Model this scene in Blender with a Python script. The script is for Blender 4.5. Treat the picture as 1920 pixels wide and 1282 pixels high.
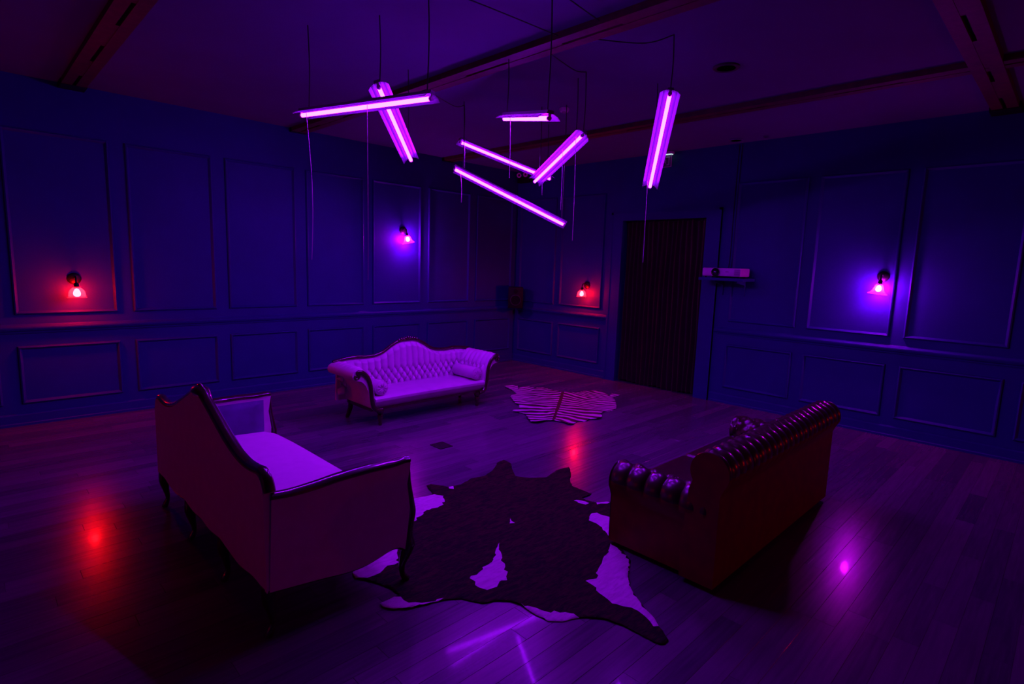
import bpy, bmesh, math, random
import numpy as np
from mathutils import Vector, Matrix
from mathutils.geometry import delaunay_2d_cdt
random.seed(7)
rng = np.random.RandomState(11)

for o in list(bpy.data.objects):
    bpy.data.objects.remove(o)
SC = bpy.context.scene
COL = SC.collection

# ------------------------------------------------------------------ camera
FPX = 1047.13408
YAW, PITCH, ROLL = math.radians(45.27686), math.radians(7.89232), math.radians(1.86729)
CAM = Vector((-7.00179, -7.04594, 1.7))
H = 3.2744
_f = Vector((math.cos(YAW) * math.cos(PITCH), math.sin(YAW) * math.cos(PITCH), -math.sin(PITCH)))
_r = Vector((math.sin(YAW), -math.cos(YAW), 0))
_u = _r.cross(_f)
_c, _s = math.cos(ROLL), math.sin(ROLL)
CR = _c * _r + _s * _u
CU = -_s * _r + _c * _u
CF = _f
cam = bpy.data.objects.new('camera', bpy.data.cameras.new('camera'))
COL.objects.link(cam)
cam.data.sensor_fit = 'HORIZONTAL'
cam.data.sensor_width = 36
cam.data.lens = FPX / 1920 * 36
cam.data.clip_start = 0.05
m = Matrix((CR, CU, -CF)).transposed().to_4x4()
m.translation = CAM
cam.matrix_world = m
SC.camera = cam

# ------------------------------------------------------------------ world and exposure
W = bpy.data.worlds.new('world')
SC.world = W
W.use_nodes = True
W.node_tree.nodes['Background'].inputs[0].default_value = (0.30, 0.02, 0.55, 1)
W.node_tree.nodes['Background'].inputs[1].default_value = 0.0
SC.view_settings.view_transform = 'Standard'
SC.view_settings.look = 'None'
SC.view_settings.gamma = 1
SC.view_settings.use_curve_mapping = False
SC.view_settings.exposure = 0.0

# light colours and strengths (all light in the place comes from its lamps)
TUBE_RGB, TUBE_W = (0.30, 0.0035, 1.0), 172.0
RED_RGB, RED_W = (1.0, 0.0022, 0.004), 620.0
BLUE_RGB, BLUE_W = (0.75, 0.003, 1.0), 950.0


def proj(P):
    d = Vector(P) - CAM
    z = d.dot(CF)
    return (960 + FPX * d.dot(CR) / z, 641 - FPX * d.dot(CU) / z, z)


def ray(x, y):
    return CF + CR * ((x - 960) / FPX) - CU * ((y - 641) / FPX)


def at_z(x, y, z=0.0):
    """the point of the place at height z that the photograph shows at x, y"""
    d = ray(x, y)
    return CAM + d * ((z - CAM.z) / d.z)


# ------------------------------------------------------------------ materials
def nodes(name):
    mt = bpy.data.materials.new(name)
    mt.use_nodes = True
    nt = mt.node_tree
    return mt, nt, nt.nodes['Principled BSDF']


def N(nt, t, **kw):
    n = nt.nodes.new(t)
    for k, v in kw.items():
        if k in n.inputs.keys() if hasattr(n.inputs, 'keys') else False:
            n.inputs[k].default_value = v
        else:
            setattr(n, k, v)
    return n


def L(nt, a, b):
    nt.links.new(a, b)


def mat(name, col, rough=0.5, metal=0.0, var=0.12, scale=8.0, bump=0.0, bscale=120.0, coat=0.0, coat_rough=0.1,
        sheen=0.0, spec=0.5, stretch=(1, 1, 1)):
    mt, nt, b = nodes(name)
    tc = N(nt, 'ShaderNodeTexCoord')
    mp = N(nt, 'ShaderNodeMapping')
    mp.inputs['Scale'].default_value = stretch
    L(nt, tc.outputs['Object'], mp.inputs['Vector'])
    no = N(nt, 'ShaderNodeTexNoise')
    no.inputs['Scale'].default_value = scale
    no.inputs['Detail'].default_value = 4
    L(nt, mp.outputs['Vector'], no.inputs['Vector'])
    cr = N(nt, 'ShaderNodeValToRGB')
    lo = [max(0, c * (1 - var)) for c in col]
    hi = [min(1, c * (1 + var)) for c in col]
    cr.color_ramp.elements[0].position = 0.3
    cr.color_ramp.elements[0].color = (*lo, 1)
    cr.color_ramp.elements[1].position = 0.7
    cr.color_ramp.elements[1].color = (*hi, 1)
    L(nt, no.outputs['Fac'], cr.inputs['Fac'])
    L(nt, cr.outputs['Color'], b.inputs['Base Color'])
    b.inputs['Roughness'].default_value = rough
    b.inputs['Metallic'].default_value = metal
    b.inputs['Coat Weight'].default_value = coat
    b.inputs['Coat Roughness'].default_value = coat_rough
    b.inputs['Sheen Weight'].default_value = sheen
    b.inputs['Specular IOR Level'].default_value = spec
    if bump:
        n2 = N(nt, 'ShaderNodeTexNoise')
        n2.inputs['Scale'].default_value = bscale
        n2.inputs['Detail'].default_value = 3
        L(nt, mp.outputs['Vector'], n2.inputs['Vector'])
        bp = N(nt, 'ShaderNodeBump')
        bp.inputs['Strength'].default_value = bump
        bp.inputs['Distance'].default_value = 0.004
        L(nt, n2.outputs['Fac'], bp.inputs['Height'])
        L(nt, bp.outputs['Normal'], b.inputs['Normal'])
    return mt


def emit(name, rgb, w):
    mt, nt, b = nodes(name)
    b.inputs['Base Color'].default_value = (0.9, 0.9, 0.9, 1)
    b.inputs['Emission Color'].default_value = (*rgb, 1)
    b.inputs['Emission Strength'].default_value = w
    return mt


def glassy(name, tint, clear=0.8, rough=0.08):
    """thin clear pressed glass: mostly see-through with glossy reflections"""
    mt, nt, b = nodes(name)
    b.inputs['Base Color'].default_value = (*tint, 1)
    b.inputs['Roughness'].default_value = rough
    b.inputs['Specular IOR Level'].default_value = 0.9
    tr = N(nt, 'ShaderNodeBsdfTransparent')
    tr.inputs['Color'].default_value = (0.95, 0.95, 0.95, 1)
    tl = N(nt, 'ShaderNodeBsdfTranslucent')
    tl.inputs['Color'].default_value = (0.9, 0.9, 0.9, 1)
    m1 = N(nt, 'ShaderNodeMixShader')
    m1.inputs[0].default_value = 0.5
    L(nt, b.outputs[0], m1.inputs[1])
    L(nt, tl.outputs[0], m1.inputs[2])
    m2 = N(nt, 'ShaderNodeMixShader')
    m2.inputs[0].default_value = clear
    L(nt, m1.outputs[0], m2.inputs[1])
    L(nt, tr.outputs[0], m2.inputs[2])
    L(nt, m2.outputs[0], nt.nodes['Material Output'].inputs['Surface'])
    return mt


def plank_mat(name, island):
    mt, nt, b = nodes(name)
    rnd = N(nt, 'ShaderNodeNewGeometry').outputs['Random Per Island'] if island else N(nt, 'ShaderNodeObjectInfo').outputs['Random']
    geo = N(nt, 'ShaderNodeNewGeometry')
    mp = N(nt, 'ShaderNodeMapping')
    mp.inputs['Scale'].default_value = (1.3, 22, 1)
    L(nt, geo.outputs['Position'], mp.inputs['Vector'])
    ad = N(nt, 'ShaderNodeVectorMath', operation='ADD')
    cx = N(nt, 'ShaderNodeCombineXYZ')
    mu = N(nt, 'ShaderNodeMath', operation='MULTIPLY')
    mu.inputs[1].default_value = 37.0
    L(nt, rnd, mu.inputs[0])
    L(nt, mu.outputs[0], cx.inputs[0])
    L(nt, mp.outputs[0], ad.inputs[0])
    L(nt, cx.outputs[0], ad.inputs[1])
    no = N(nt, 'ShaderNodeTexNoise')
    no.inputs['Scale'].default_value = 2.2
    no.inputs['Detail'].default_value = 6
    no.inputs['Distortion'].default_value = 0.6
    L(nt, ad.outputs[0], no.inputs['Vector'])
    mx = N(nt, 'ShaderNodeMath', operation='MULTIPLY_ADD')
    mx.inputs[1].default_value = 0.55
    L(nt, no.outputs['Fac'], mx.inputs[0])
    m2 = N(nt, 'ShaderNodeMath', operation='MULTIPLY')
    m2.inputs[1].default_value = 0.45
    L(nt, rnd, m2.inputs[0])
    L(nt, m2.outputs[0], mx.inputs[2])
    cr = N(nt, 'ShaderNodeValToRGB')
    cr.color_ramp.elements[0].position = 0.2
    cr.color_ramp.elements[0].color = (0.055, 0.025, 0.065, 1)
    cr.color_ramp.elements[1].position = 0.8
    cr.color_ramp.elements[1].color = (0.14, 0.055, 0.14, 1)
    L(nt, mx.outputs[0], cr.inputs['Fac'])
    L(nt, cr.outputs[0], b.inputs['Base Color'])
    r2 = N(nt, 'ShaderNodeMath', operation='MULTIPLY_ADD')
    r2.inputs[1].default_value = 0.10
    r2.inputs[2].default_value = 0.20
    L(nt, no.outputs['Fac'], r2.inputs[0])
    L(nt, r2.outputs[0], b.inputs['Roughness'])
    b.inputs['Specular IOR Level'].default_value = 0.18
    b.inputs['Coat Weight'].default_value = 0.09
    b.inputs['Coat Roughness'].default_value = 0.06
    bp = N(nt, 'ShaderNodeBump')
    bp.inputs['Strength'].default_value = 0.04
    bp.inputs['Distance'].default_value = 0.003
    L(nt, no.outputs['Fac'], bp.inputs['Height'])
    L(nt, bp.outputs['Normal'], b.inputs['Normal'])
    return mt


M = {}
M['wall'] = mat('blue grey wall paint', (0.024, 0.045, 0.18), 0.55, spec=0.15, var=0.05, scale=3, bump=0.05, bscale=60)
M['ceiling'] = mat('matt ceiling paint', (0.085, 0.09, 0.20), 0.85, var=0.06, scale=2)
M['beam'] = mat('dark red brown timber', (0.07, 0.02, 0.015), 0.6, var=0.3, scale=5, stretch=(3, 3, 3), bump=0.2, bscale=30)
M['iron'] = mat('black iron', (0.012, 0.012, 0.012), 0.5, 0.6, bump=0.05)
M['plank'] = plank_mat('varnished floorboard', False)
M['plank_i'] = plank_mat('varnished floorboards far', True)
M['subfloor'] = mat('dark joint', (0.02, 0.008, 0.006), 0.7)
M['cream'] = mat('pale upholstery', (0.66, 0.60, 0.62), 0.75, var=0.05, scale=14, bump=0.25, bscale=420, sheen=0.2)
M['leather_w'] = mat('pale tufted leather', (0.62, 0.55, 0.60), 0.42, var=0.06, scale=10, bump=0.06, bscale=200)
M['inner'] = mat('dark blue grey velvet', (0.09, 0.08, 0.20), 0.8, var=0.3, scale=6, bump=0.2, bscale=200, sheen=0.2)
M['wood'] = mat('dark polished show wood', (0.035, 0.012, 0.010), 0.25, var=0.3, scale=9, coat=0.6, coat_rough=0.08)
M['leather'] = mat('oxblood leather', (0.045, 0.008, 0.012), 0.30, var=0.25, scale=12, bump=0.08, bscale=180, coat=0.3, coat_rough=0.12)
M['leather_o'] = mat('matt oxblood leather panel', (0.17, 0.006, 0.006), 0.6, var=0.2, scale=12, bump=0.08, bscale=180)
M['velvet'] = mat('dark red brown curtain', (0.030, 0.006, 0.006), 0.9, var=0.25, scale=6, bump=0.1, sheen=0.1)
M['black'] = mat('black plastic', (0.006, 0.006, 0.006), 0.6, bump=0.05, spec=0.2)
M['grille'] = mat('dark speaker cone', (0.005, 0.005, 0.006), 0.8, spec=0.15)
M['ring'] = mat('grey rubber ring', (0.03, 0.03, 0.03), 0.5)
M['white'] = mat('white plastic', (0.62, 0.62, 0.64), 0.4, var=0.03)
M['grey'] = mat('grey plastic', (0.20, 0.20, 0.22), 0.5)
M['cable'] = mat('black cable', (0.012, 0.012, 0.014), 0.5)
M['cord'] = mat('grey pull cord', (0.30, 0.28, 0.30), 0.6)
M['reflector'] = mat('glare-darkened lamp reflector', (0.022, 0.016, 0.024), 0.25, 0.0, var=0.05, spec=0.006)  # base darkened to near black so the tube-lit wings don't burn out
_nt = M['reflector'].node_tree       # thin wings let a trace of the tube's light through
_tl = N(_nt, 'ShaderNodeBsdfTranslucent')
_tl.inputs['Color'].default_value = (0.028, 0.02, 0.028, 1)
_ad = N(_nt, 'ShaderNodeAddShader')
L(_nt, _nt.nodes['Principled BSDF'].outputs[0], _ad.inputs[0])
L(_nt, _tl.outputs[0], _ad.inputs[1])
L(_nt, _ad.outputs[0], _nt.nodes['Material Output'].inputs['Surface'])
M['reflector_back'] = mat('grey lamp housing', (0.14, 0.14, 0.15), 0.45, 0.3)
M['tube'] = emit('lit violet tube', TUBE_RGB, TUBE_W)
M['bulb_red'] = emit('lit red bulb', RED_RGB, RED_W)
M['bulb_blue'] = emit('lit violet bulb', BLUE_RGB, BLUE_W)
M['glass'] = glassy('clear pressed glass', (0.9, 0.9, 0.92))
M['lens'] = mat('black lens glass', (0.006, 0.006, 0.008), 0.08, coat=0.8, coat_rough=0.03)
M['vent'] = mat('dark grille', (0.03, 0.03, 0.035), 0.7)
M['sign_on'] = emit('lit sign strip', (0.55, 0.9, 0.85), 0.9)
M['sign'] = mat('smoked sign panel', (0.10, 0.10, 0.14), 0.3)
M['brass'] = mat('dull brass', (0.18, 0.12, 0.05), 0.4, 0.8)


def hide_mat(name, dark):
    mt, nt, b = nodes(name)
    geo = N(nt, 'ShaderNodeNewGeometry')
    mp = N(nt, 'ShaderNodeMapping')
    mp.inputs['Rotation'].default_value = (0, 0, math.radians(38))
    mp.inputs['Scale'].default_value = (7, 26, 1)
    L(nt, geo.outputs['Position'], mp.inputs['Vector'])
    no = N(nt, 'ShaderNodeTexNoise')
    no.inputs['Scale'].default_value = 1.6
    no.inputs['Detail'].default_value = 5
    no.inputs['Distortion'].default_value = 1.2
    L(nt, mp.outputs[0], no.inputs['Vector'])
    cr = N(nt, 'ShaderNodeValToRGB')
    e = cr.color_ramp.elements
    if dark:
        e[0].position, e[0].color = 0.38, (0.004, 0.002, 0.003, 1)
        e[1].position, e[1].color = 0.66, (0.036, 0.008, 0.007, 1)
    else:
        e[0].position, e[0].color = 0.3, (0.50, 0.45, 0.46, 1)
        e[1].position, e[1].color = 0.6, (0.66, 0.61, 0.62, 1)
    L(nt, no.outputs['Fac'], cr.inputs['Fac'])
    L(nt, cr.outputs[0], b.inputs['Base Color'])
    b.inputs['Roughness'].default_value = 0.8
    b.inputs['Specular IOR Level'].default_value = 0.12
    n2 = N(nt, 'ShaderNodeTexNoise')
    n2.inputs['Scale'].default_value = 6
    n2.inputs['Detail'].default_value = 6
    L(nt, mp.outputs[0], n2.inputs['Vector'])
    bp = N(nt, 'ShaderNodeBump')
    bp.inputs['Strength'].default_value = 0.5
    bp.inputs['Distance'].default_value = 0.01
    L(nt, n2.outputs['Fac'], bp.inputs['Height'])
    L(nt, bp.outputs['Normal'], b.inputs['Normal'])
    return mt


M['hide_dark'] = hide_mat('brindle cowhide', True)
M['hide_white'] = hide_mat('white cowhide', False)


# ------------------------------------------------------------------ geometry helpers: (verts, faces) pairs in world coordinates
def join(*gs):
    V, F = [], []
    for v, f in gs:
        k = len(V)
        V += [tuple(q) for q in v]
        F += [tuple(i + k for i in q) for q in f]
    return V, F


def box(x0, x1, y0, y1, z0, z1):
    v = [(x, y, z) for z in (z0, z1) for y in (y0, y1) for x in (x0, x1)]
    f = [(0, 2, 3, 1), (4, 5, 7, 6), (0, 1, 5, 4), (2, 6, 7, 3), (0, 4, 6, 2), (1, 3, 7, 5)]
    return v, f


def rbox(x0, x1, y0, y1, z0, z1, r=0.02, seg=3):
    bm = bmesh.new()
    v, f = box(x0, x1, y0, y1, z0, z1)
    bv = [bm.verts.new(q) for q in v]
    for q in f:
        bm.faces.new([bv[i] for i in q])
    bmesh.ops.bevel(bm, geom=bm.edges[:], offset=r, segments=seg, profile=0.5, affect='EDGES')
    bm.verts.index_update()
    V = [tuple(q.co) for q in bm.verts]
    F = [tuple(w.index for w in q.verts) for q in bm.faces]
    bm.free()
    return V, F


def smooth_path(pts, n=6):
    P = [Vector(q) for q in pts]
    out = []
    for i in range(len(P) - 1):
        p0, p1, p2, p3 = P[max(i - 1, 0)], P[i], P[i + 1], P[min(i + 2, len(P) - 1)]
        for k in range(n):
            t = k / n
            out.append(0.5 * ((2 * p1) + (p2 - p0) * t + (2 * p0 - 5 * p1 + 4 * p2 - p3) * t * t + (3 * p1 - p0 - 3 * p2 + p3) * t ** 3))
    out.append(P[-1])
    return out


def tube(pts, r, n=8, cap=True, flat=None):
    """round bar along a path; r a number or one per point; flat=(axis, factor) squeezes the section along axis"""
    P = [Vector(q) for q in pts]
    R = r if hasattr(r, '__len__') else [r] * len(P)
    V, F = [], []
    up = None
    for i, q in enumerate(P):
        t = (P[min(i + 1, len(P) - 1)] - P[max(i - 1, 0)])
        t = t.normalized() if t.length > 1e-9 else Vector((0, 0, 1))
        if up is None:
            a = Vector((0, 0, 1)) if abs(t.z) < 0.9 else Vector((1, 0, 0))
            up = (a - t * a.dot(t)).normalized()
        else:
            up = up - t * up.dot(t)
            up = up.normalized() if up.length > 1e-6 else t.orthogonal().normalized()
        sd = t.cross(up)
        for k in range(n):
            a = 2 * math.pi * k / n
            d = (up * math.cos(a) + sd * math.sin(a)) * R[i]
            if flat:
                ax = Vector(flat[0])
                d = d + ax * d.dot(ax) * (flat[1] - 1)
            V.append(tuple(q + d))
    for i in range(len(P) - 1):
        for k in range(n):
            a, b = i * n + k, i * n + (k + 1) % n
            F.append((a, b, b + n, a + n))
    if cap:
        F.append(tuple(reversed(range(n))))
        F.append(tuple(range((len(P) - 1) * n, len(P) * n)))
    return V, F


def lathe(prof, n, c, axis=(0, 0, 1), flute=None):
    """revolve (radius, height) pairs about axis through c; flute=(count, depth) ripples the radius"""
    ax = Vector(axis).normalized()
    a = ax.orthogonal().normalized()
    if abs(ax.z) > 0.99:
        a = Vector((1, 0, 0))
    b = ax.cross(a)
    V, F = [], []
    for j, (r, hh) in enumerate(prof):
        for k in range(n):
            t = 2 * math.pi * k / n
            rr = r
            if flute:
                rr = r * (1 + flute[1] * math.cos(flute[0] * t) * (j / (len(prof) - 1)))
            V.append(tuple(Vector(c) + ax * hh + (a * math.cos(t) + b * math.sin(t)) * rr))
    for j in range(len(prof) - 1):
        for k in range(n):
            p, q = j * n + k, j * n + (k + 1) % n
            F.append((p, q, q + n, p + n))
    if prof[0][0] > 1e-5:
        F.append(tuple(reversed(range(n))))
    if prof[-1][0] > 1e-5:
        F.append(tuple(range((len(prof) - 1) * n, len(prof) * n)))
    return V, F


def lathe_open(*a, **k):
    V, F = lathe(*a, **k)
    return V, [f for f in F if len(f) == 4]


def prism(poly, lo, hi, ax):
    """extrude a closed 2-D outline along ax ('x','y','z')"""
    n = len(poly)

    def P(u, v, w):
        return {'x': (w, u, v), 'y': (u, w, v), 'z': (u, v, w)}[ax]
    V = [P(u, v, lo) for u, v in poly] + [P(u, v, hi) for u, v in poly]
    F = [(i, (i + 1) % n, n + (i + 1) % n, n + i) for i in range(n)]
    F += [tuple(reversed(range(n))), tuple(range(n, 2 * n))]
    return V, F


def grid(fn, nu, nv, closed_u=False):
    V, F = [], []
    for j in range(nv + 1):
        for i in range(nu + (0 if closed_u else 1)):
            V.append(tuple(fn(i / nu, j / nv)))
    w = nu + (0 if closed_u else 1)
    for j in range(nv):
        for i in range(nu):
            a, b = j * w + i, j * w + (i + 1) % w
            F.append((a, b, b + w, a + w))
    return V, F


def obj(name, g, material, parent=None, smooth=True, flip=True):
    V, F = g
    off = Vector(parent.matrix_world.translation) if parent else Vector((0, 0, 0))
    off = ROOT.get(parent.name, off) if parent else off
    me = bpy.data.meshes.new(name)
    me.from_pydata([tuple(Vector(v) - off) for v in V], [], F)
    if flip:
        bm = bmesh.new()
        bm.from_mesh(me)
        bmesh.ops.recalc_face_normals(bm, faces=bm.faces[:])
        bm.to_mesh(me)
        bm.free()
    if smooth:
        me.shade_smooth()
        me.set_sharp_from_angle(angle=math.radians(38))
    for mm in (material if isinstance(material, list) else [material]):
        me.materials.append(mm if not isinstance(mm, str) else M[mm])
    o = bpy.data.objects.new(name, me)
    COL.objects.link(o)
    if parent:
        o.parent = parent
        ROOT[o.name] = off
    else:
        ROOT[o.name] = Vector((0, 0, 0))
    return o


ROOT = {}


def thing(name, label, cat, loc, group=None):
    o = bpy.data.objects.new(name, None)
    o.empty_display_size = 0.1
    COL.objects.link(o)
    o.location = loc
    ROOT[o.name] = Vector(loc)
    o['label'] = label
    o['category'] = cat
    if group:
        o['group'] = group
    return o


def tag(o, label, cat, group=None):
    o['label'] = label
    o['category'] = cat
    if group:
        o['group'] = group
    return o


def struct(name, g, material, label=None):
    o = obj(name, g, material, smooth=False)
    o['kind'] = 'structure'
    if label:
        o['label'] = label
    return o


# ------------------------------------------------------------------ the room
X0, Y0 = -10.6, -10.6            # far ends of the room behind and beside the camera
DY0, DY1, DZ = -3.52, -2.23, 2.385   # curtained doorway in the right wall

wl = struct('wall_left', box(X0, 0.12, 0.0, 0.12, 0, H), 'wall', 'blue grey panelled wall with two sconces, on the left')
wr = struct('wall_right', join(box(0.0, 0.12, DY1, 0.0, 0, H), box(0, 0.12, Y0, DY0, 0, H), box(0, 0.12, DY0, DY1, DZ, H)), 'wall',
            'blue grey panelled wall with the curtained doorway, on the right')
struct('wall_back', box(X0, 0.12, Y0 - 0.12, Y0, 0, H), 'wall', 'plain blue grey wall behind the camera')
struct('wall_side', box(X0 - 0.12, X0, Y0, 0.12, 0, H), 'wall', 'plain blue grey wall on the far side')
ceil = struct('ceiling', box(X0, 0.12, Y0, 0.12, H, H + 0.12), 'ceiling', 'flat painted ceiling crossed by dark timber beams')
struct('trim_6', join(box(0.42, 0.45, DY0 - 0.1, DY1 + 0.1, 0, H), box(0.12, 0.42, DY0 - 0.13, DY0 - 0.1, 0, H), box(0.12, 0.42, DY1 + 0.1, DY1 + 0.13, 0, H),
                      box(0.12, 0.42, DY0 - 0.1, DY1 + 0.1, DZ + 0.1, DZ + 0.13)), 'wall', 'shallow recess behind the doorway curtain')


def moulding(u0, u1, z0, z1, side, parent, w=0.036, d=0.024):
    """mitred raised frame on a wall; u runs along the wall"""
    rings = [(0, 0), (0.006, d * 0.75), (w * 0.45, d), (w * 0.8, d * 0.45), (w, 0)]
    V, F = [], []
    for ins, dep in rings:
        for u, z in ((u0 + ins, z0 + ins), (u1 - ins, z0 + ins), (u1 - ins, z1 - ins), (u0 + ins, z1 - ins)):
            V.append((u, -dep, z) if side == 'L' else (-dep, u, z))
    for j in range(len(rings) - 1):
        for k in range(4):
            a, b = j * 4 + k, j * 4 + (k + 1) % 4
            F.append((a, b, b + 4, a + 4))
    o = obj('panel_moulding', (V, F), 'wall', parent, smooth=False)
    return o


EL = [(-0.93, -0.11)] + [(-1.89 - 0.954 * k, -1.07 - 0.954 * k) for k in range(10) if -1.89 - 0.954 * k > X0 + 0.05]
ER = [(-0.93, -0.11), (-1.895, -1.045), (-4.72, -3.90), (-5.67, -4.84), (-6.63, -5.79), (-7.59, -6.75), (-8.55, -7.71), (-9.51, -8.67)]
for a, b in EL:
    moulding(a, b, 1.075, 2.80, 'L', wl)
    moulding(a, b, 0.21, 0.775, 'L', wl)
for a, b in ER:
    moulding(a, b, 1.065, 2.80, 'R', wr)
    moulding(a, b, 0.205, 0.775, 'R', wr)

RAIL = [(0, 0.895), (-0.012, 0.897), (-0.018, 0.915), (-0.032, 0.925), (-0.04, 0.945), (-0.04, 0.958), (-0.028, 0.966), (-0.012, 0.972), (0, 0.985)]
BASE = [(0, 0.0), (-0.022, 0.0), (-0.022, 0.022), (-0.014, 0.03), (-0.014, 0.105), (-0.006, 0.118), (0, 0.12)]
struct('trim_1', prism(RAIL, X0, 0.0, 'x'), 'wall', 'moulded chair rail along the left wall')
struct('baseboard_left', prism(BASE, X0, 0.0, 'x'), 'wall', 'low painted baseboard along the left wall')
for i, (a, b) in enumerate(((-2.03, -0.042), (Y0, -3.74))):
    struct('trim_%d' % (2 + i), prism([(q, z) for q, z in RAIL], a, b, 'y'), 'wall',
           ('moulded chair rail between the corner and the doorway', 'moulded chair rail to the right of the doorway')[i])
    struct(('baseboard_right', 'baseboard_right_2')[i], prism(BASE, a, b if i else -0.024, 'y'), 'wall',
           ('low baseboard between the corner and the doorway', 'low baseboard to the right of the doorway')[i])
CAS = 0.20
casing = join(box(-0.035, 0.0, DY1, DY1 + CAS, 0, DZ + 0.09), box(-0.035, 0.0, DY0 - CAS, DY0, 0, DZ + 0.09),
              box(-0.035, 0, DY0, DY1, DZ, DZ + 0.09), box(-0.04, 0.0, DY1 + CAS - 0.03, DY1 + CAS, 0, DZ + 0.12),
              box(-0.04, 0.0, DY0 - CAS, DY0 - CAS + 0.03, 0, DZ + 0.12), box(-0.04, 0.0, DY0 - CAS, DY1 + CAS, DZ + 0.09, DZ + 0.12))
struct('trim_4', casing, 'wall', 'painted flat casing around the doorway')

# floor: a dark sub-floor, boards as parts
fl = struct('floor', box(X0, 0.6, Y0, 0.12, -0.06, -0.012), 'subfloor', 'varnished dark timber strip floor')
PW, GAP = 0.105, 0.0009
LENS = [0.7, 0.95, 1.2, 1.5, 1.8]
planks = []
y = Y0
while y < 0.0:
    x = X0 - random.random() * 0.9
    while x < 0.42:
        ln = random.choice(LENS)
        a, b = max(x, X0), min(x + ln, 0.42)
        if b - a > 0.05:
            planks.append((a, b, y, min(y + PW, 0.0)))
        x += ln
    y += PW


def vis_area(q):
    a, b, c, d = q
    s = 0
    cx, cy = (a + b) / 2, (c + d) / 2
    pts = []
    for px, py in ((a, c), (b, c), (b, d), (a, d)):
        u, v, z = proj((px, py, 0))
        if z < 0.3:
            return 0
        pts.append((min(max(u, 0), 1920), min(max(v, 0), 1282)))
    for i in range(4):
        s += pts[i][0] * pts[(i + 1) % 4][1] - pts[(i + 1) % 4][0] * pts[i][1]
    return abs(s) / 2


planks.sort(key=vis_area, reverse=True)
pm = {}
for a, b, c, d in planks[:300]:
    key = (round(b - a, 3), round(d - c, 3))
    if key not in pm:
        me = bpy.data.meshes.new('plank')
        e = GAP / 2
        lx, ly = key[0] / 2 - e, key[1] / 2 - e
        k = 0.0007
        V = [(-lx, -ly, -0.012), (lx, -ly, -0.012), (lx, ly, -0.012), (-lx, ly, -0.012),
             (-lx, -ly, -k), (lx, -ly, -k), (lx, ly, -k), (-lx, ly, -k),
             (-lx + k, -ly + k, 0), (lx - k, -ly + k, 0), (lx - k, ly - k, 0), (-lx + k, ly - k, 0)]
        F = [(3, 2, 1, 0), (8, 9, 10, 11)]
        for j in (0, 4):
            F += [(j + i, j + (i + 1) % 4, j + 4 + (i + 1) % 4, j + 4 + i) for i in range(4)]
        me.from_pydata(V, [], F)
        me.materials.append(M['plank'])
        pm[key] = me
    o = bpy.data.objects.new('plank', pm[key])
    COL.objects.link(o)
    o.parent = fl
    o.location = ((a + b) / 2, (c + d) / 2, 0)
    o.rotation_euler = (random.uniform(-1, 1) * 0.0022, random.uniform(-1, 1) * 0.0004, 0)
rest = obj('plank_field', join(*[box(a + GAP / 2, b - GAP / 2, c + GAP / 2, d - GAP / 2, -0.012, 0) for a, b, c, d in planks[300:]]), 'plank_i', fl, smooth=False, flip=False)
rest['kind'] = 'stuff'


# ceiling beams: pairs of timbers with spacer blocks, leaving dark slots
def beam(ax, c, lo, hi, w=0.19, d=0.045):
    """ax: the direction it runs; c: centre line"""
    def bx(u0, u1, v0, v1, z0, z1):
        return box(v0, v1, u0, u1, z0, z1) if ax == 'y' else box(u0, u1, v0, v1, z0, z1)
    gap = 0.028
    o = obj('beam', join(bx(lo, hi, c - w / 2, c - gap / 2, H - d, H), bx(lo, hi, c + gap / 2, c + w / 2, H - d, H)), 'beam', ceil, smooth=False)
    blocks = []
    u = lo
    while u < hi:
        blocks.append((u, min(u + 0.55, hi)))
        u += 1.05
    for a, b in blocks:
        obj('spacer_block', bx(a, b, c - gap / 2 - 0.002, c + gap / 2 + 0.002, H - d + 0.003, H), 'beam', o, smooth=False)
    return o


for c in (-6.105, -3.885, -1.545, -8.4):
    b = beam('y', c, Y0, -0.02)
    obj('end_bracket', box(c - 0.10, c + 0.10, -0.20 if c < -5 else -0.05, -0.002, H - 0.052, H - 0.002), 'iron', b, smooth=False)
b = beam('x', -6.365, X0, -0.02, d=0.05)
obj('end_bracket', box(-0.22, -0.002, -6.475, -6.255, H - 0.06, H - 0.002), 'iron', b, smooth=False)

# ------------------------------------------------------------------ curtain
cu = thing('curtain', 'dark red-brown floor-length curtain closing the doorway', 'curtain', (0.06, (DY0 + DY1) / 2, 0.015))


def curtain_panel(y0, y1, ph):
    nf = 9
    def fn(u, v):
        yy = y0 + (y1 - y0) * u
        a = 0.018 + 0.02 * (1 - v)
        q = 0.06 + a * math.sin(u * nf * 2 * math.pi + ph + 0.8 * math.sin(5 * u + 2 * v)) + 0.008 * math.sin(23 * u + 3 * v + ph)
        return (q, yy + 0.006 * math.sin(11 * v + 9 * u), 0.02 + (DZ - 0.03) * v + 0.012 * math.sin(7 * u + ph) * (1 - v))
    return grid(fn, 120, 12)


ym = -2.86
obj('curtain_panel', curtain_panel(DY0 + 0.012, ym + 0.02, 0.4), 'velvet', cu)
obj('curtain_panel', curtain_panel(ym - 0.02, DY1 - 0.012, 2.1), 'velvet', cu)
obj('curtain_rod', tube([(0.06, DY0 + 0.005, DZ - 0.02), (0.06, DY1 - 0.005, DZ - 0.02)], 0.012, 8), 'iron', cu)


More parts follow.
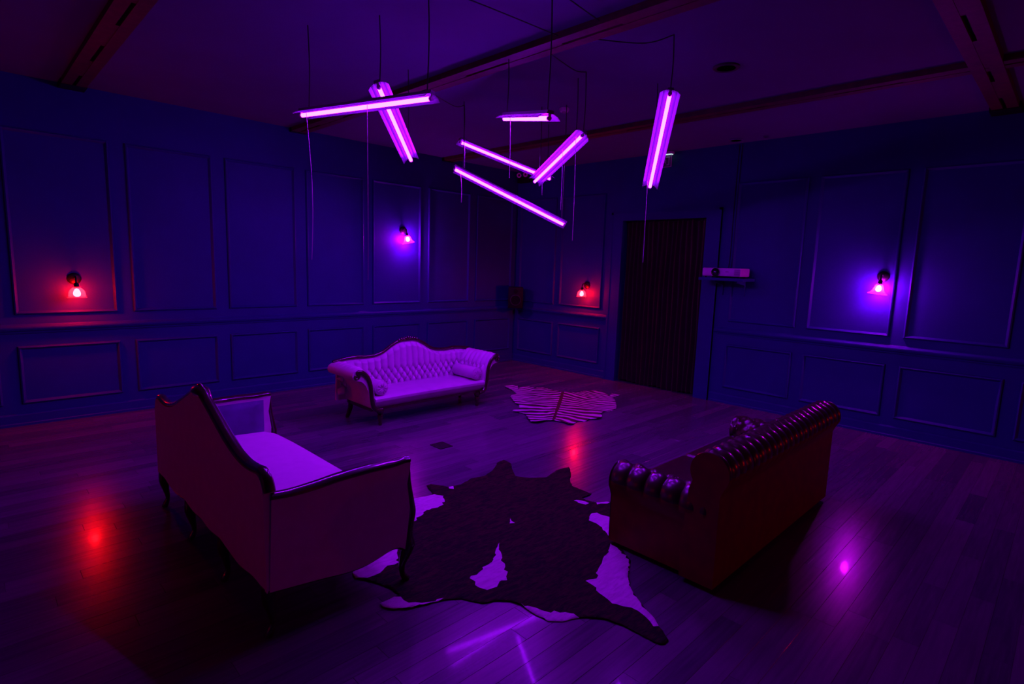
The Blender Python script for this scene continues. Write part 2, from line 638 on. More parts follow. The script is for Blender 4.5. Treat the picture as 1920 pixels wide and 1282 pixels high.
# ------------------------------------------------------------------ tube lights
def tube_light(A, B, label, cables, cords, roll=0.0, face=0.0):
    """A, B: ends of the lit tube. cables: list of (t, extra ceiling points); cords: list of (t, length, sway)"""
    A, B = Vector(A), Vector(B)
    mid = (A + B) / 2
    t = thing('tube_light', label, 'light fixture', mid, 'hanging violet tube lights')
    d = (B - A).normalized()
    n = Vector((0, 0, 1)) - d * d.z
    n.normalize()
    if roll:      # turn the open side towards (or away from) the viewer's side of the room
        cand = [(Matrix.Rotation(math.radians(sg * abs(roll)), 3, d) @ n).normalized() for sg in (1, -1)]
        cand.sort(key=lambda q: -q.dot(CAM - mid), reverse=True)
        n = cand[0] if roll > 0 else cand[1]
    if face:      # some fittings hang with their open side turned to the entrance side of the room
        w = mid - CAM
        w = (w - d * w.dot(d)).normalized()
        n = n.lerp(w, face).normalized()
    s = d.cross(n)
    prof_in = [(-0.068, -0.006), (-0.047, 0.014), (-0.022, 0.024), (0.022, 0.024), (0.047, 0.014), (0.068, -0.006)]
    a, b = A - d * 0.022, B + d * 0.022

    def strip(prof):
        V = [tuple(e + s * u + n * v) for e in (a, b) for u, v in prof]
        k = len(prof)
        return V, [(i, i + 1, k + i + 1, k + i) for i in range(k - 1)]
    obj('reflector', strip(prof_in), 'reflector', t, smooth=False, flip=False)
    ch = [(-0.022, 0.0245), (0.022, 0.0245), (0.018, 0.044), (-0.018, 0.044)]
    V = [tuple(e + s * u + n * v) for e in (a, b) for u, v in ch]
    obj('housing', (V, [(0, 1, 5, 4), (1, 2, 6, 5), (2, 3, 7, 6), (3, 0, 4, 7), (3, 2, 1, 0), (4, 5, 6, 7)]), 'reflector_back', t, smooth=False)
    obj('tube', tube([A, B], 0.013, 12), 'tube', t)
    for e, sg in ((A, -1), (B, 1)):
        c0 = e + d * sg * 0.001
        obj('end_cap', join(tube([c0, c0 + d * sg * 0.02], 0.0135, 10),
                            tube([c0 + d * sg * 0.012, c0 + d * sg * 0.012 + n * 0.026], 0.009, 8)), 'white', t)
    for tt, extra in cables:
        q = A.lerp(B, tt) + n * 0.044
        pts = [q, Vector((q.x, q.y, (q.z + H) / 2)) + Vector((0.006, -0.004, 0)), Vector((q.x, q.y, H - 0.004))]
        obj('suspension_cable', tube(smooth_path(pts, 4), 0.0042, 6), 'cable', t)
        if extra:
            ex = [Vector((q.x, q.y, H - 0.006))] + [Vector(w) for w in extra]
            obj('power_lead', tube(smooth_path(ex, 6), 0.0042, 6), 'cable', t)
    for tt, ln, sw in cords:
        q = A.lerp(B, tt) + n * 0.0 - s * 0.03
        pts = [q + Vector((sw * 0.06 * math.sin(3 * k / 5), -sw * 0.08 * (k / 5) ** 2, -ln * k / 5)) for k in range(6)]
        obj('pull_cord', tube(smooth_path(pts, 3), 0.0017, 6), 'cord', t)
    return t


tube_light((-4.95, -4.22, 2.65), (-5.20, -3.06, 2.69), 'violet tube light crossing in front of another at upper left', [(0.02, [(-4.7, -4.3, H - 0.03), (-3.99, -4.35, H - 0.03)]), (0.94, None)], [(0.93, 1.0, 0.5), (0.42, 1.1, 0.06)], roll=3)
tube_light((-4.98, -3.71, 2.80), (-4.16, -2.87, 2.56), 'steeply angled violet tube light behind the crossing tube at upper left', [(0.06, None), (0.93, None)], [], face=0.8)
tube_light((-4.50, -4.76, 2.545), (-3.90, -3.75, 2.815), 'short-looking violet tube light seen nearly end-on near the middle', [(0.04, [(-4.3, -4.75, H - 0.04), (-4.0, -4.7, H - 0.03)]), (0.95, None)], [(0.72, 0.42, 0.1)], roll=5)
tube_light((-3.29, -2.48, 2.90), (-2.12, -2.64, 2.68), 'violet tube light sloping down behind the raised one, ending beneath it', [(0.02, [(-3.4, -2.5, H - 0.05), (-3.78, -2.62, H - 0.03)]), (0.96, None)], [(0.05, 0.22, 0.05), (0.92, 0.20, 0.18)], roll=10)
tube_light((-3.28, -4.02, 2.76), (-2.72, -2.98, 2.55), 'violet tube light rising to the right in the middle of the cluster', [(0.02, [(-3.45, -4.05, H - 0.05), (-3.79, -4.1, H - 0.03)]), (0.16, None), (0.95, None)], [(0.05, 0.85, 0.15), (0.3, 0.52, 0.08)], face=0.8)
tube_light((-3.40, -2.53, 2.616), (-2.62, -3.30, 2.116), 'lowest violet tube light, sloping down to the right below the others', [(0.05, None), (0.97, None)], [(0.05, 0.28, 0.2)], roll=22)
tube_light((-3.48, -4.93, 2.87), (-2.59, -4.26, 2.42), 'steep violet tube light hanging apart at the right', [(0.02, [(-3.55, -4.75, H - 0.05), (-3.79, -4.5, H - 0.03)]), (0.94, None)], [(0.93, 0.7, 0.06)], face=0.85)


# ------------------------------------------------------------------ wall sconces
def sconce(base, side, kind, label, tilt=0.0):
    B = Vector(base)
    n = {'L': Vector((0, -1, 0)), 'R': Vector((-1, 0, 0)), 'S': Vector((1, 0, 0)), 'B': Vector((0, 1, 0))}[side]
    along = Vector((1, 0, 0)) if side in 'LB' else Vector((0, 1, 0))
    up = Vector((0, 0, 1))
    t = thing('wall_sconce', label, 'wall lamp', B, 'wall sconces')
    obj('backplate', lathe([(0.0, 0.0), (0.056, 0.0), (0.058, 0.008), (0.050, 0.016), (0.030, 0.024), (0.012, 0.028), (0.0, 0.028)], 24, B, n), 'iron', t)
    out = 0.125 if kind == 'red' else 0.100
    S = B + n * out - up * 0.045
    obj('arm', tube(smooth_path([B + n * 0.02, B + n * out * 0.5 + up * 0.022, B + n * out * 0.85 + up * 0.018, B + n * out - up * 0.01, S], 5), 0.007, 8), 'iron', t)
    ax = (-up + along * math.sin(math.radians(tilt)) + n * 0.06).normalized()
    obj('socket', lathe([(0.0, -0.012), (0.014, -0.01), (0.020, 0.002), (0.021, 0.034), (0.024, 0.038), (0.024, 0.044), (0.0, 0.046)], 20, S, ax), 'iron', t)
    if kind == 'red':
        prof = [(0.024, 0.030), (0.034, 0.042), (0.052, 0.060), (0.062, 0.080), (0.066, 0.105), (0.068, 0.128), (0.076, 0.134)]
        sh = lathe_open(prof, 36, S, ax)
        bulb = [(0.0, 0.046), (0.014, 0.05), (0.026, 0.072), (0.032, 0.094), (0.028, 0.114), (0.014, 0.126), (0.0, 0.128)]
    else:
        prof = [(0.024, 0.028), (0.032, 0.040), (0.040, 0.062), (0.046, 0.082), (0.052, 0.100), (0.064, 0.118), (0.082, 0.138)]
        sh = lathe_open(prof, 72, S, ax, flute=(9, 0.11))
        bulb = [(0.0, 0.046), (0.013, 0.05), (0.022, 0.066), (0.028, 0.086), (0.024, 0.104), (0.012, 0.114), (0.0, 0.116)]
    g = obj('glass_shade', sh, 'glass', t)
    so = g.modifiers.new('solid', 'SOLIDIFY')
    so.thickness = 0.003
    obj('shade_rim', tube([S + ax * prof[-1][1] + (ax.orthogonal().normalized() * math.cos(q) + ax.cross(ax.orthogonal().normalized()) * math.sin(q)) * prof[-1][0] * (1 + (0.11 * math.cos(9 * q) if kind != 'red' else 0)) for q in [2 * math.pi * i / 72 for i in range(73)]], 0.0025, 6, cap=False), 'glass', t)
    obj('bulb', lathe(bulb, 16, S, ax), 'bulb_red' if kind == 'red' else 'bulb_blue', t)
    return t


sconce((-6.19, 0, 1.42), 'L', 'red', 'red wall sconce on the left wall near the photo edge')
sconce((-2.34, 0, 2.14), 'L', 'blue', 'violet wall sconce high on the left wall above the tufted sofa', tilt=12)
sconce((0, -1.61, 1.42), 'R', 'red', 'red wall sconce on the right wall beside the curtained doorway')
sconce((0, -5.55, 1.70), 'R', 'blue', 'violet wall sconce on the right wall beyond the leather sofa', tilt=6)
sconce((0, -9.09, 1.42), 'R', 'red', 'red wall sconce farthest along the right wall, past the photo edge')
sconce((X0, -3.6, 1.42), 'S', 'red', 'red wall sconce on the unseen side wall')
sconce((-3.6, Y0, 1.42), 'B', 'red', 'red wall sconce on the unseen wall behind the camera')


# ------------------------------------------------------------------ tufted surface helper
def tuft(u, w, top):
    """pillow height 0..1: diamond folds below `top`, upright pleats above; u, w in button spacings"""
    if w < top:
        a = abs(math.sin(math.pi * (u + w) / 1.0 * 0.5 * 2 / 2)) if False else abs(math.sin(math.pi * (u + w) / 2))
        b = abs(math.sin(math.pi * (u - w) / 2))
        return (a * b) ** 0.42
    return abs(math.sin(math.pi * (u + top) / 2)) ** 0.42


def lerp_prof(tab, x):
    for i in range(len(tab) - 1):
        if x <= tab[i + 1][0]:
            a, b = tab[i], tab[i + 1]
            t = max(0, min(1, (x - a[0]) / (b[0] - a[0])))
            t2 = t
            return a[1] + (b[1] - a[1]) * t2
    return tab[-1][1]


# ------------------------------------------------------------------ pale tufted sofa (against the left wall, facing the room)
VX, VY = -3.325, -1.86
vs = thing('tufted_sofa', 'pale tufted scroll-arm sofa with dark carved frame near the corner', 'sofa', (VX, VY, 0))
CAMEL = smooth_path([(x, 0, z) for x, z in ((-0.93, 0.615), (-0.80, 0.635), (-0.68, 0.642), (-0.55, 0.635), (-0.42, 0.643), (-0.32, 0.675), (-0.22, 0.735), (-0.12, 0.78), (0, 0.797),
                                             (0.12, 0.78), (0.22, 0.735), (0.32, 0.675), (0.42, 0.643), (0.55, 0.635), (0.68, 0.642), (0.80, 0.635), (0.93, 0.615))], 5)
CT = [(q.x, q.z) for q in CAMEL]


def vback(u, v):
    x = -0.90 + 1.80 * u
    zt = lerp_prof(CT, x) - 0.014
    z = 0.27 + (zt - 0.27) * v
    sp, sw = 0.041, 0.057
    w = max(0.0, (z - 0.33) / sw)
    h = tuft(x / sp, w, 3.0)
    if w < 3.5:                       # button dimples
        k = round(w)
        q = x / sp
        j = 2 * round((q - k) / 2) + k
        h -= 0.45 * math.exp(-(((q - j) * sp) ** 2 + ((w - k) * sw) ** 2) / 0.012 ** 2)
    edge = min(1, (1 - v) * 9, v * 12 + 0.2)
    y = 0.215 + 0.05 * (v ** 1.3) - (0.004 + 0.050 * h) * edge
    return (VX + x, VY + y, z)


obj('backrest', grid(vback, 420, 84), 'leather_w', vs)
bk = [(VX + x, z) for x, z in CT]
obj('back_panel', prism([(VX - 0.9, 0.20)] + [(VX + x, z - 0.01) for x, z in CT if abs(x) < 0.91] + [(VX + 0.9, 0.20)], VY + 0.262, VY + 0.285, 'y'), 'leather_w', vs)
rr = [0.020 + 0.008 * math.exp(-(q.x / 0.07) ** 2) + 0.004 * math.exp(-((abs(q.x) - 0.68) / 0.06) ** 2) for q in CAMEL]
cr_ = obj('crest_rail', tube([(VX + q.x, VY + 0.265, q.z + 0.004) for q in CAMEL], rr, 10), 'wood', vs)
orn = []
for k in range(-4, 5):
    x = k * 0.03
    orn.append(lathe([(0.0, -0.016), (0.012, -0.01), (0.016, 0.0), (0.010, 0.012), (0.0, 0.018)], 8,
                     (VX + x, VY + 0.25, lerp_prof(CT, x) + 0.020 + (0.010 if k == 0 else 0.004 * (k % 2))), (0, 0, 1)))
obj('crest_carving', join(*orn), 'wood', cr_)

ARM = [(0.735, 0.22), (0.745, 0.32), (0.765, 0.42), (0.800, 0.50), (0.845, 0.565), (0.895, 0.605), (0.945, 0.610), (0.980, 0.590), (0.992, 0.555), (0.980, 0.520),
       (0.945, 0.503), (0.890, 0.490), (0.845, 0.44), (0.815, 0.37), (0.800, 0.29), (0.785, 0.21), (0.75, 0.168)]
for sg in (-1, 1):
    pts = smooth_path([(q[0], 0, q[1]) for q in ARM], 4)
    cum = [0]
    for i in range(1, len(pts)):
        cum.append(cum[-1] + (pts[i] - pts[i - 1]).length)
    nI = len(pts)

    def afn(u, v, sg=sg, pts=pts, cum=cum, nI=nI):
        i = min(int(u * (nI - 1) + 0.5), nI - 1)
        q = pts[i]
        t = (pts[min(i + 1, nI - 1)] - pts[max(i - 1, 0)]).normalized()
        nn = Vector((-t.z, 0, t.x))
        y = -0.262 + 0.525 * v
        s = cum[i]
        inner = max(0, min(1, (0.50 - s) / 0.08)) * min(1, s * 8)
        h = tuft(y / 0.038 + 0.5, max(0, s / 0.056 - 2), 3)
        dd = 0.034 * h * inner * min(1, v * 10, (1 - v) * 10)
        return (VX + sg * (q.x + nn.x * dd), VY + y, q.z + nn.z * dd)
    side = grid(afn, nI - 1, 60)
    capf = [(VX + sg * q.x, VY - 0.262, q.z) for q in pts]
    capb = [(VX + sg * q.x, VY + 0.263, q.z) for q in pts]
    ar = obj('arm', join(side, (capf, [tuple(range(len(capf)))]), (capb, [tuple(range(len(capb)))])), 'leather_w', vs)
    sp = [(0.958 + 0.012 * math.cos(a), 0.556 + 0.012 * math.sin(a)) for a in (2.0, 3.6)]
    sp = [(0.950, 0.552), (0.962, 0.562), (0.975, 0.548), (0.960, 0.528), (0.932, 0.535), (0.925, 0.565), (0.945, 0.592), (0.915, 0.596), (0.875, 0.575), (0.828, 0.525), (0.800, 0.45), (0.788, 0.36), (0.780, 0.28),
          (0.762, 0.215), (0.725, 0.178), (0.665, 0.168)]
    pth = smooth_path([(VX + sg * a, VY - 0.274, b) for a, b in sp], 5)
    n = len(pth)
    rad = [0.011 + 0.012 * min(1, max(0, (i / n - 0.25) * 4)) for i in range(n)]
    obj('arm_facing', tube(pth, rad, 10, flat=((0, 1, 0), 0.75)), 'wood', vs)
    # turned front legs and splayed back legs
    obj('leg', lathe([(0.0, 0.0), (0.016, 0.0), (0.020, 0.012), (0.016, 0.026), (0.022, 0.06), (0.032, 0.10), (0.024, 0.118), (0.036, 0.13), (0.038, 0.17), (0.0, 0.172)], 14, (VX + sg * 0.665, VY - 0.235, 0)), 'wood', vs)
    obj('leg', tube(smooth_path([(VX + sg * 0.76, VY + 0.20, 0.19), (VX + sg * 0.765, VY + 0.215, 0.10), (VX + sg * 0.785, VY + 0.24, 0.0)], 4), [0.032, 0.030, 0.028, 0.027, 0.026, 0.025, 0.023, 0.021, 0.019], 8), 'wood', vs)


def vseat(u, v):
    # loop over the section (front to back), swept across the width
    x = -0.745 + 1.49 * u
    sec = [(-0.225, 0.185), (-0.252, 0.215), (-0.280, 0.262), (-0.282, 0.288), (-0.25, 0.308), (0.0, 0.318), (0.20, 0.31), (0.23, 0.27)]
    k = v * (len(sec) - 1)
    i = min(int(k), len(sec) - 2)
    t = k - i
    yy = sec[i][0] * (1 - t) + sec[i + 1][0] * t
    zz = sec[i][1] * (1 - t) + sec[i + 1][1] * t
    return (VX + x, VY + yy, zz + 0.006 * math.sin(math.pi * u))


obj('seat', join(grid(vseat, 30, 28), box(VX - 0.745, VX + 0.745, VY - 0.22, VY + 0.21, 0.186, 0.27)), 'leather_w', vs)
obj('seat_rail', join(prism([(VX - 0.74, 0.165), (VX + 0.74, 0.165), (VX + 0.74, 0.19), (VX - 0.74, 0.19)], VY - 0.245, VY - 0.21, 'y'), box(VX - 0.75, VX + 0.75, VY + 0.2, VY + 0.25, 0.165, 0.21),
                      box(VX - 0.78, VX - 0.73, VY - 0.25, VY + 0.25, 0.165, 0.20), box(VX + 0.73, VX + 0.78, VY - 0.25, VY + 0.25, 0.165, 0.20)), 'wood', vs)


def bolster(x, z, label):
    c = (VX + x, VY - 0.26, z)
    t = thing('bolster_cushion', label, 'cushion', (VX + x, VY - 0.05, z - 0.07), 'bolsters on the tufted sofa')
    R = 0.072
    prof = [(0.0, 0.012), (0.012, 0.004), (0.030, 0.0), (0.055, 0.004), (R - 0.004, 0.012), (R, 0.024), (R, 0.40), (R - 0.004, 0.412), (0.05, 0.42), (0.0, 0.418)]
    obj('roll', lathe(prof, 28, c, (0, 1, 0)), 'leather_w', t)
    obj('button', lathe([(0.0, -0.004), (0.010, -0.001), (0.013, 0.006), (0.0, 0.01)], 12, (c[0], c[1] + 0.006, c[2]), (0, 1, 0)), 'leather_w', t)
    obj('piping', tube([(c[0] + (R + 0.001) * math.cos(a), c[1] + 0.018, c[2] + (R + 0.001) * math.sin(a)) for a in [2 * math.pi * i / 32 for i in range(33)]], 0.0035, 6, cap=False), 'leather_w', t)
    pl = []
    for i in range(10):
        a = 2 * math.pi * i / 10
        pl.append(tube([(c[0] + 0.012 * math.cos(a), c[1] + 0.003, c[2] + 0.012 * math.sin(a)), (c[0] + 0.035 * math.cos(a), c[1] - 0.002, c[2] + 0.035 * math.sin(a)),
                        (c[0] + 0.06 * math.cos(a), c[1] + 0.005, c[2] + 0.06 * math.sin(a))], [0.002, 0.006, 0.003], 6))
    obj('pleats', join(*pl), 'leather_w', t)


bolster(-0.652, 0.394, 'round bolster cushion against the left arm of the tufted sofa')
bolster(0.652, 0.394, 'round bolster cushion against the right arm of the tufted sofa')

# ------------------------------------------------------------------ cream carved-frame sofa, seen from behind on the left
LX0, LX1, LYA, LYB = -6.14, -5.41, -4.70, -2.82
LM = (LYA + LYB) / 2
ls = thing('carved_sofa', 'cream sofa with dark carved frame turned away from the camera', 'sofa', ((LX0 + LX1) / 2, LM, 0))
HALF = (LYB - LYA) / 2
ct = [(0, 0.965), (0.06, 0.962), (0.14, 0.93), (0.30, 0.865), (0.44, 0.81), (0.56, 0.775), (0.68, 0.757), (0.78, 0.760), (0.86, 0.768), (0.905, 0.745), (0.93, 0.69)]
half = smooth_path([(0, t, z) for t, z in ct], 5)
CREST = [Vector((0, -q.y, q.z)) for q in reversed(half)][:-1] + [Vector((0, q.y, q.z)) for q in half]
bot = smooth_path([(0, t, z) for t, z in ((-0.94, 0.235), (-0.78, 0.245), (-0.60, 0.225), (-0.42, 0.24), (-0.31, 0.25), (-0.15, 0.235), (0, 0.245), (0.15, 0.235), (0.31, 0.25), (0.42, 0.24), (0.60, 0.225), (0.78, 0.245), (0.94, 0.235))], 4)
poly = [(LM + q.y, q.z - 0.012) for q in CREST] + [(LM + q.y, q.z) for q in reversed(bot)]
obj('backrest', prism(poly, LX0 - 0.002, LX0 + 0.055, 'x'), 'cream', ls, smooth=True)
# padded inner face of the back


def lback(u, v):
    yy = LYA + 0.05 + (LYB - LYA - 0.1) * u
    zt = lerp_prof([(q.y, q.z) for q in CREST], yy - LM) - 0.035
    zz = 0.36 + (zt - 0.36) * v
    e = min(1, u * 14, (1 - u) * 14) * min(1, (1 - v) * 7, v * 10)
    return (LX0 + 0.055 + 0.045 * math.sqrt(max(0, e)), yy, zz)


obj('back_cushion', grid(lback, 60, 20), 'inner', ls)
rad = [0.018 + 0.016 * math.exp(-(q.y / 0.07) ** 2) for q in CREST]
cr_ = obj('crest_rail', tube([(LX0 + 0.026, LM + q.y, q.z) for q in CREST], rad, 10, flat=((1, 0, 0), 1.35)), 'wood', ls)
orn = [lathe([(0.0, -0.02), (0.016, -0.012), (0.02, 0.0), (0.012, 0.016), (0.0, 0.026)], 8, (LX0 + 0.026, LM + k * 0.028, 0.985 - abs(k) * 0.007), (0, 0, 1)) for k in (-2, -1, 0, 1, 2)]
obj('crest_carving', join(*orn), 'wood', cr_)
obj('back_rail', tube([(LX0 + 0.018, LM + q.y, q.z - 0.004) for q in bot], 0.017, 8), 'wood', ls)
ARMR = smooth_path([(-6.11, 0, 0.668), (-6.02, 0, 0.660), (-5.90, 0, 0.664), (-5.78, 0, 0.674), (-5.62, 0, 0.676), (-5.50, 0, 0.672), (-5.43, 0, 0.676), (-5.395, 0, 0.672)], 5)
SB = smooth_path([(-6.13, 0, 0.235), (-6.02, 0, 0.222), (-5.88, 0, 0.205), (-5.76, 0, 0.188), (-5.66, 0, 0.186), (-5.58, 0, 0.200), (-5.51, 0, 0.216), (-5.46, 0, 0.212), (-5.425, 0, 0.19)], 5)
for yy, sg in ((LYA + 0.02, -1), (LYB - 0.02, 1)):
    poly = [(q.x, q.z - 0.01) for q in ARMR] + [(-5.415, 0.55), (-5.398, 0.42), (-5.41, 0.30)] + [(q.x, q.z) for q in reversed(SB)]
    obj('side_panel', prism(poly, yy - 0.022, yy + 0.022, 'y'), 'cream', ls)
    ins = yy - sg * 0.03

    def sfn(u, v, ins=ins, sg=sg):
        xx = LX0 + 0.06 + (LX1 - LX0 - 0.10) * u
        e = min(1, u * 9, (1 - u) * 9, v * 8, (1 - v) * 8)
        return (xx, ins + sg * 0.008 - sg * 0.03 * math.sqrt(max(e, 0)), 0.36 + 0.28 * v)
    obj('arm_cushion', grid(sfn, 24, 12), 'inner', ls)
    obj('arm_rail', tube([(q.x, yy, q.z) for q in ARMR], [0.019 + 0.004 * math.sin(math.pi * i / (len(ARMR) - 1)) for i in range(len(ARMR))], 10, flat=((0, 1, 0), 1.35)), 'wood', ls)
    obj('side_rail', tube([(q.x, yy, q.z - 0.002) for q in SB], 0.014, 8), 'wood', ls)
    post = smooth_path([(-5.402, yy, 0.672), (-5.402, yy, 0.62), (-5.392, yy, 0.53), (-5.375, yy, 0.43), (-5.368, yy, 0.375), (-5.385, yy, 0.31), (-5.395, yy, 0.25), (-5.392, yy, 0.20),
                        (-5.405, yy, 0.16), (-5.430, yy, 0.10), (-5.428, yy, 0.05), (-5.410, yy, 0.018), (-5.402, yy, 0.0055 if sg < 0 else 0.0)], 4)
    rp = []
    for q in post:
        z = q.z
        rp.append(lerp_prof([(0, 0.020), (0.02, 0.021), (0.05, 0.014), (0.10, 0.018), (0.16, 0.030), (0.20, 0.036), (0.26, 0.026), (0.37, 0.019), (0.55, 0.015), (0.68, 0.018)], z))
    obj('front_post', tube(post, rp, 10), 'wood', ls)


def cab_leg(x, y, dx, dy, top):
    pts = smooth_path([(x, y, top), (x + dx * 0.006, y + dy * 0.006, top * 0.78), (x - dx * 0.004, y - dy * 0.004, top * 0.5), (x - dx * 0.012, y - dy * 0.012, top * 0.25), (x + dx * 0.004, y + dy * 0.004, 0.015), (x + dx * 0.01, y + dy * 0.01, 0.0)], 4)
    r = [lerp_prof([(0, 0.018), (0.02, 0.019), (0.06, 0.013), (0.11, 0.018), (0.17, 0.028), (0.24, 0.034)], q.z) for q in pts]
    return tube(pts, r, 10)


for yy in (-4.66, -4.06, -3.47, -2.87):
    obj('leg', cab_leg(LX0 + 0.025, yy, -1, 0, 0.24), 'wood', ls)
for yy in (-4.06, -3.47):
    obj('leg', cab_leg(LX1 - 0.01, yy, 1, 0, 0.22), 'wood', ls)
obj('front_rail', tube(smooth_path([(LX1 + 0.0, LYA + 0.04, 0.215), (LX1 + 0.01, LYA + 0.3, 0.235), (LX1 + 0.015, -4.06, 0.225), (LX1 + 0.02, LM, 0.24), (LX1 + 0.015, -3.47, 0.225), (LX1 + 0.01, LYB - 0.3, 0.235), (LX1, LYB - 0.04, 0.215)], 5), 0.02, 8), 'wood', ls)


def lseat(u, v):
    yy = LYA + 0.05 + (LYB - LYA - 0.10) * u
    bow = 0.03 * (1 - (2 * u - 1) ** 4)
    sec = [(LX1 - 0.02 + bow, 0.235), (LX1 + 0.0 + bow, 0.30), (LX1 + 0.002 + bow, 0.365), (LX1 - 0.015 + bow, 0.400), (LX1 - 0.06, 0.418), (LX1 - 0.25, 0.428), (LX1 - 0.5, 0.418), (LX0 + 0.09, 0.405)]
    k = v * (len(sec) - 1)
    i = min(int(k), len(sec) - 2)
    t = k - i
    e = min(1, u * 16, (1 - u) * 16)
    return (sec[i][0] * (1 - t) + sec[i + 1][0] * t, yy, (sec[i][1] * (1 - t) + sec[i + 1][1] * t) - 0.02 * (1 - math.sqrt(max(0, e))) * (1 if v > 0.35 else 0))


obj('seat', join(grid(lseat, 48, 28), box(LX0 + 0.056, LX1 - 0.03, LYA + 0.05, LYB - 0.05, 0.235, 0.38)), 'cream', ls)

# ------------------------------------------------------------------ dark leather chesterfield sofa, right foreground
CX0, CX1 = -4.245, -2.46
CYB, CYF = -5.865, -5.175
cs = thing('chesterfield_sofa', 'dark button-tufted leather sofa with rolled arms seen from behind', 'sofa', ((CX0 + CX1) / 2, (CYB + CYF) / 2, 0))


def roll_profile(out, inn, zc, r, z0, z1):
    """closed section in (d, z): d grows inward from the outer face"""
    P = [(out, z0), (out, zc - r * 1.05)]
    for k in range(0, 25):
        a = math.radians(215 - k * 250 / 24)
        P.append((out + r * 0.62 + r * math.cos(a), zc + r * math.sin(a)))
    P += [(inn, zc - r * 1.1), (inn + 0.012, z1 + 0.06), (inn + 0.02, z1), (inn + 0.02, z0)]
    return P


def roll_part(name, prof, length, place, sp, amp):
    P = [Vector((a, b)) for a, b in prof]
    Q = []
    for i in range(len(P) - 1):
        seg = max(1, int((P[i + 1] - P[i]).length / 0.014))
        for k in range(seg):
            Q.append(P[i].lerp(P[i + 1], k / seg))
    Q.append(P[-1])
    cum = [0]
    for i in range(1, len(Q)):
        cum.append(cum[-1] + (Q[i] - Q[i - 1]).length)
    i0 = next(i for i, q in enumerate(Q) if q.y > prof[2][1] - 1e-4)
    s0 = cum[i0]
    tot = cum[-1]
    V, F = [], []
    nl = int(length / 0.009)
    for j in range(nl + 1):
        w = j / nl * length
        for i, q in enumerate(Q):
            t = (Q[min(i + 1, len(Q) - 1)] - Q[max(i - 1, 0)]).normalized()
            nn = Vector((-t.y, t.x))
            s = cum[i]
            e = max(0, min(1, (s - s0) / 0.05))
            sw = tot - s
            h = tuft(w / (sp / 2) , sw / (sp / 2), (tot - s0 - 0.20) / (sp / 2))
            ends = min(1, w / 0.02, (length - w) / 0.02)
            V.append(place(q.x + nn.x * amp * (h - 0.6) * e * ends, q.y + nn.y * amp * (h - 0.6) * e * ends, w))
    w = len(Q)
    for j in range(nl):
        for i in range(w - 1):
            a = j * w + i
            F.append((a, a + 1, a + 1 + w, a + w))
        F.append((j * w + w - 1, j * w, (j + 1) * w, (j + 1) * w + w - 1))
    F.append(tuple(range(w)))
    F.append(tuple(reversed(range(nl * w, nl * w + w))))
    o = obj(name, (V, F), ['leather', 'leather_o'], cs)
    for k, f in enumerate(F):
        if len(f) == 4 and k < nl * w:
            i = k % w
            if i < i0 + 3 or i == w - 1:
                o.data.polygons[k].material_index = 1
        else:
            o.data.polygons[k].material_index = 1
    return o


bp_ = roll_profile(0.0, 0.175, 0.655, 0.108, 0.03, 0.30)
roll_part('backrest', bp_, CX1 - CX0 + 0.08, lambda d, z, w: (CX0 - 0.04 + w, CYB + d, z), 0.088, 0.020)
ap = roll_profile(0.0, 0.15, 0.43, 0.098, 0.03, 0.28)
roll_part('arm', ap, CYF - CYB - 0.06, lambda d, z, w: (CX0 + d, CYB + 0.06 + w, z), 0.112, 0.026)
roll_part('arm', ap, CYF - CYB - 0.06, lambda d, z, w: (CX1 - d, CYB + 0.06 + w, z), 0.112, 0.026)
for xx, sg in ((CX0, 1), (CX1, -1)):
    poly = [(xx + sg * a, b) for a, b in ap]
    cx, cz = xx + sg * 0.06, 0.43
    inner = [(cx + (a - cx) * 0.86, 0.03 + (b - 0.03) * 0.955 + 0.004) for a, b in poly]
    obj('arm_facing', prism(inner, CYF - 0.004, CYF + 0.012, 'y'), 'leather', cs)
obj('base', rbox(CX0 + 0.02, CX1 - 0.02, CYB + 0.02, CYF - 0.01, 0.045, 0.26, 0.015), 'leather', cs)
mx_ = (CX0 + CX1) / 2
for a, b in ((CX0 + 0.172, mx_ - 0.003), (mx_ + 0.003, CX1 - 0.172)):
    obj('seat_cushion', rbox(a, b, CYB + 0.20, CYF + 0.015, 0.262, 0.385, 0.035, 4), 'leather', cs)
for xx in (CX0 + 0.08, CX1 - 0.08):
    for yy in (CYB + 0.08, CYF - 0.07):
        obj('foot', lathe([(0.0, 0.0), (0.022, 0.0), (0.034, 0.012), (0.036, 0.026), (0.026, 0.044), (0.0, 0.046)], 14, (xx, yy, 0)), 'wood', cs)


# ------------------------------------------------------------------ hides
def in_poly(x, y, P):
    c = False
    j = len(P) - 1
    for i in range(len(P)):
        if (P[i][1] > y) != (P[j][1] > y) and x < (P[j][0] - P[i][0]) * (y - P[i][1]) / (P[j][1] - P[i][1]) + P[i][0]:
            c = not c
        j = i
    return c


def dens(P, step, jit):
    out = []
    for i in range(len(P)):
        a, b = Vector(P[i]), Vector(P[(i + 1) % len(P)])
        n = max(1, int((b - a).length / step))
        for k in range(n):
            q = a.lerp(b, k / n)
            if jit:
                q = q + Vector((rng.uniform(-jit, jit), rng.uniform(-jit, jit)))
            out.append(q)
    return out


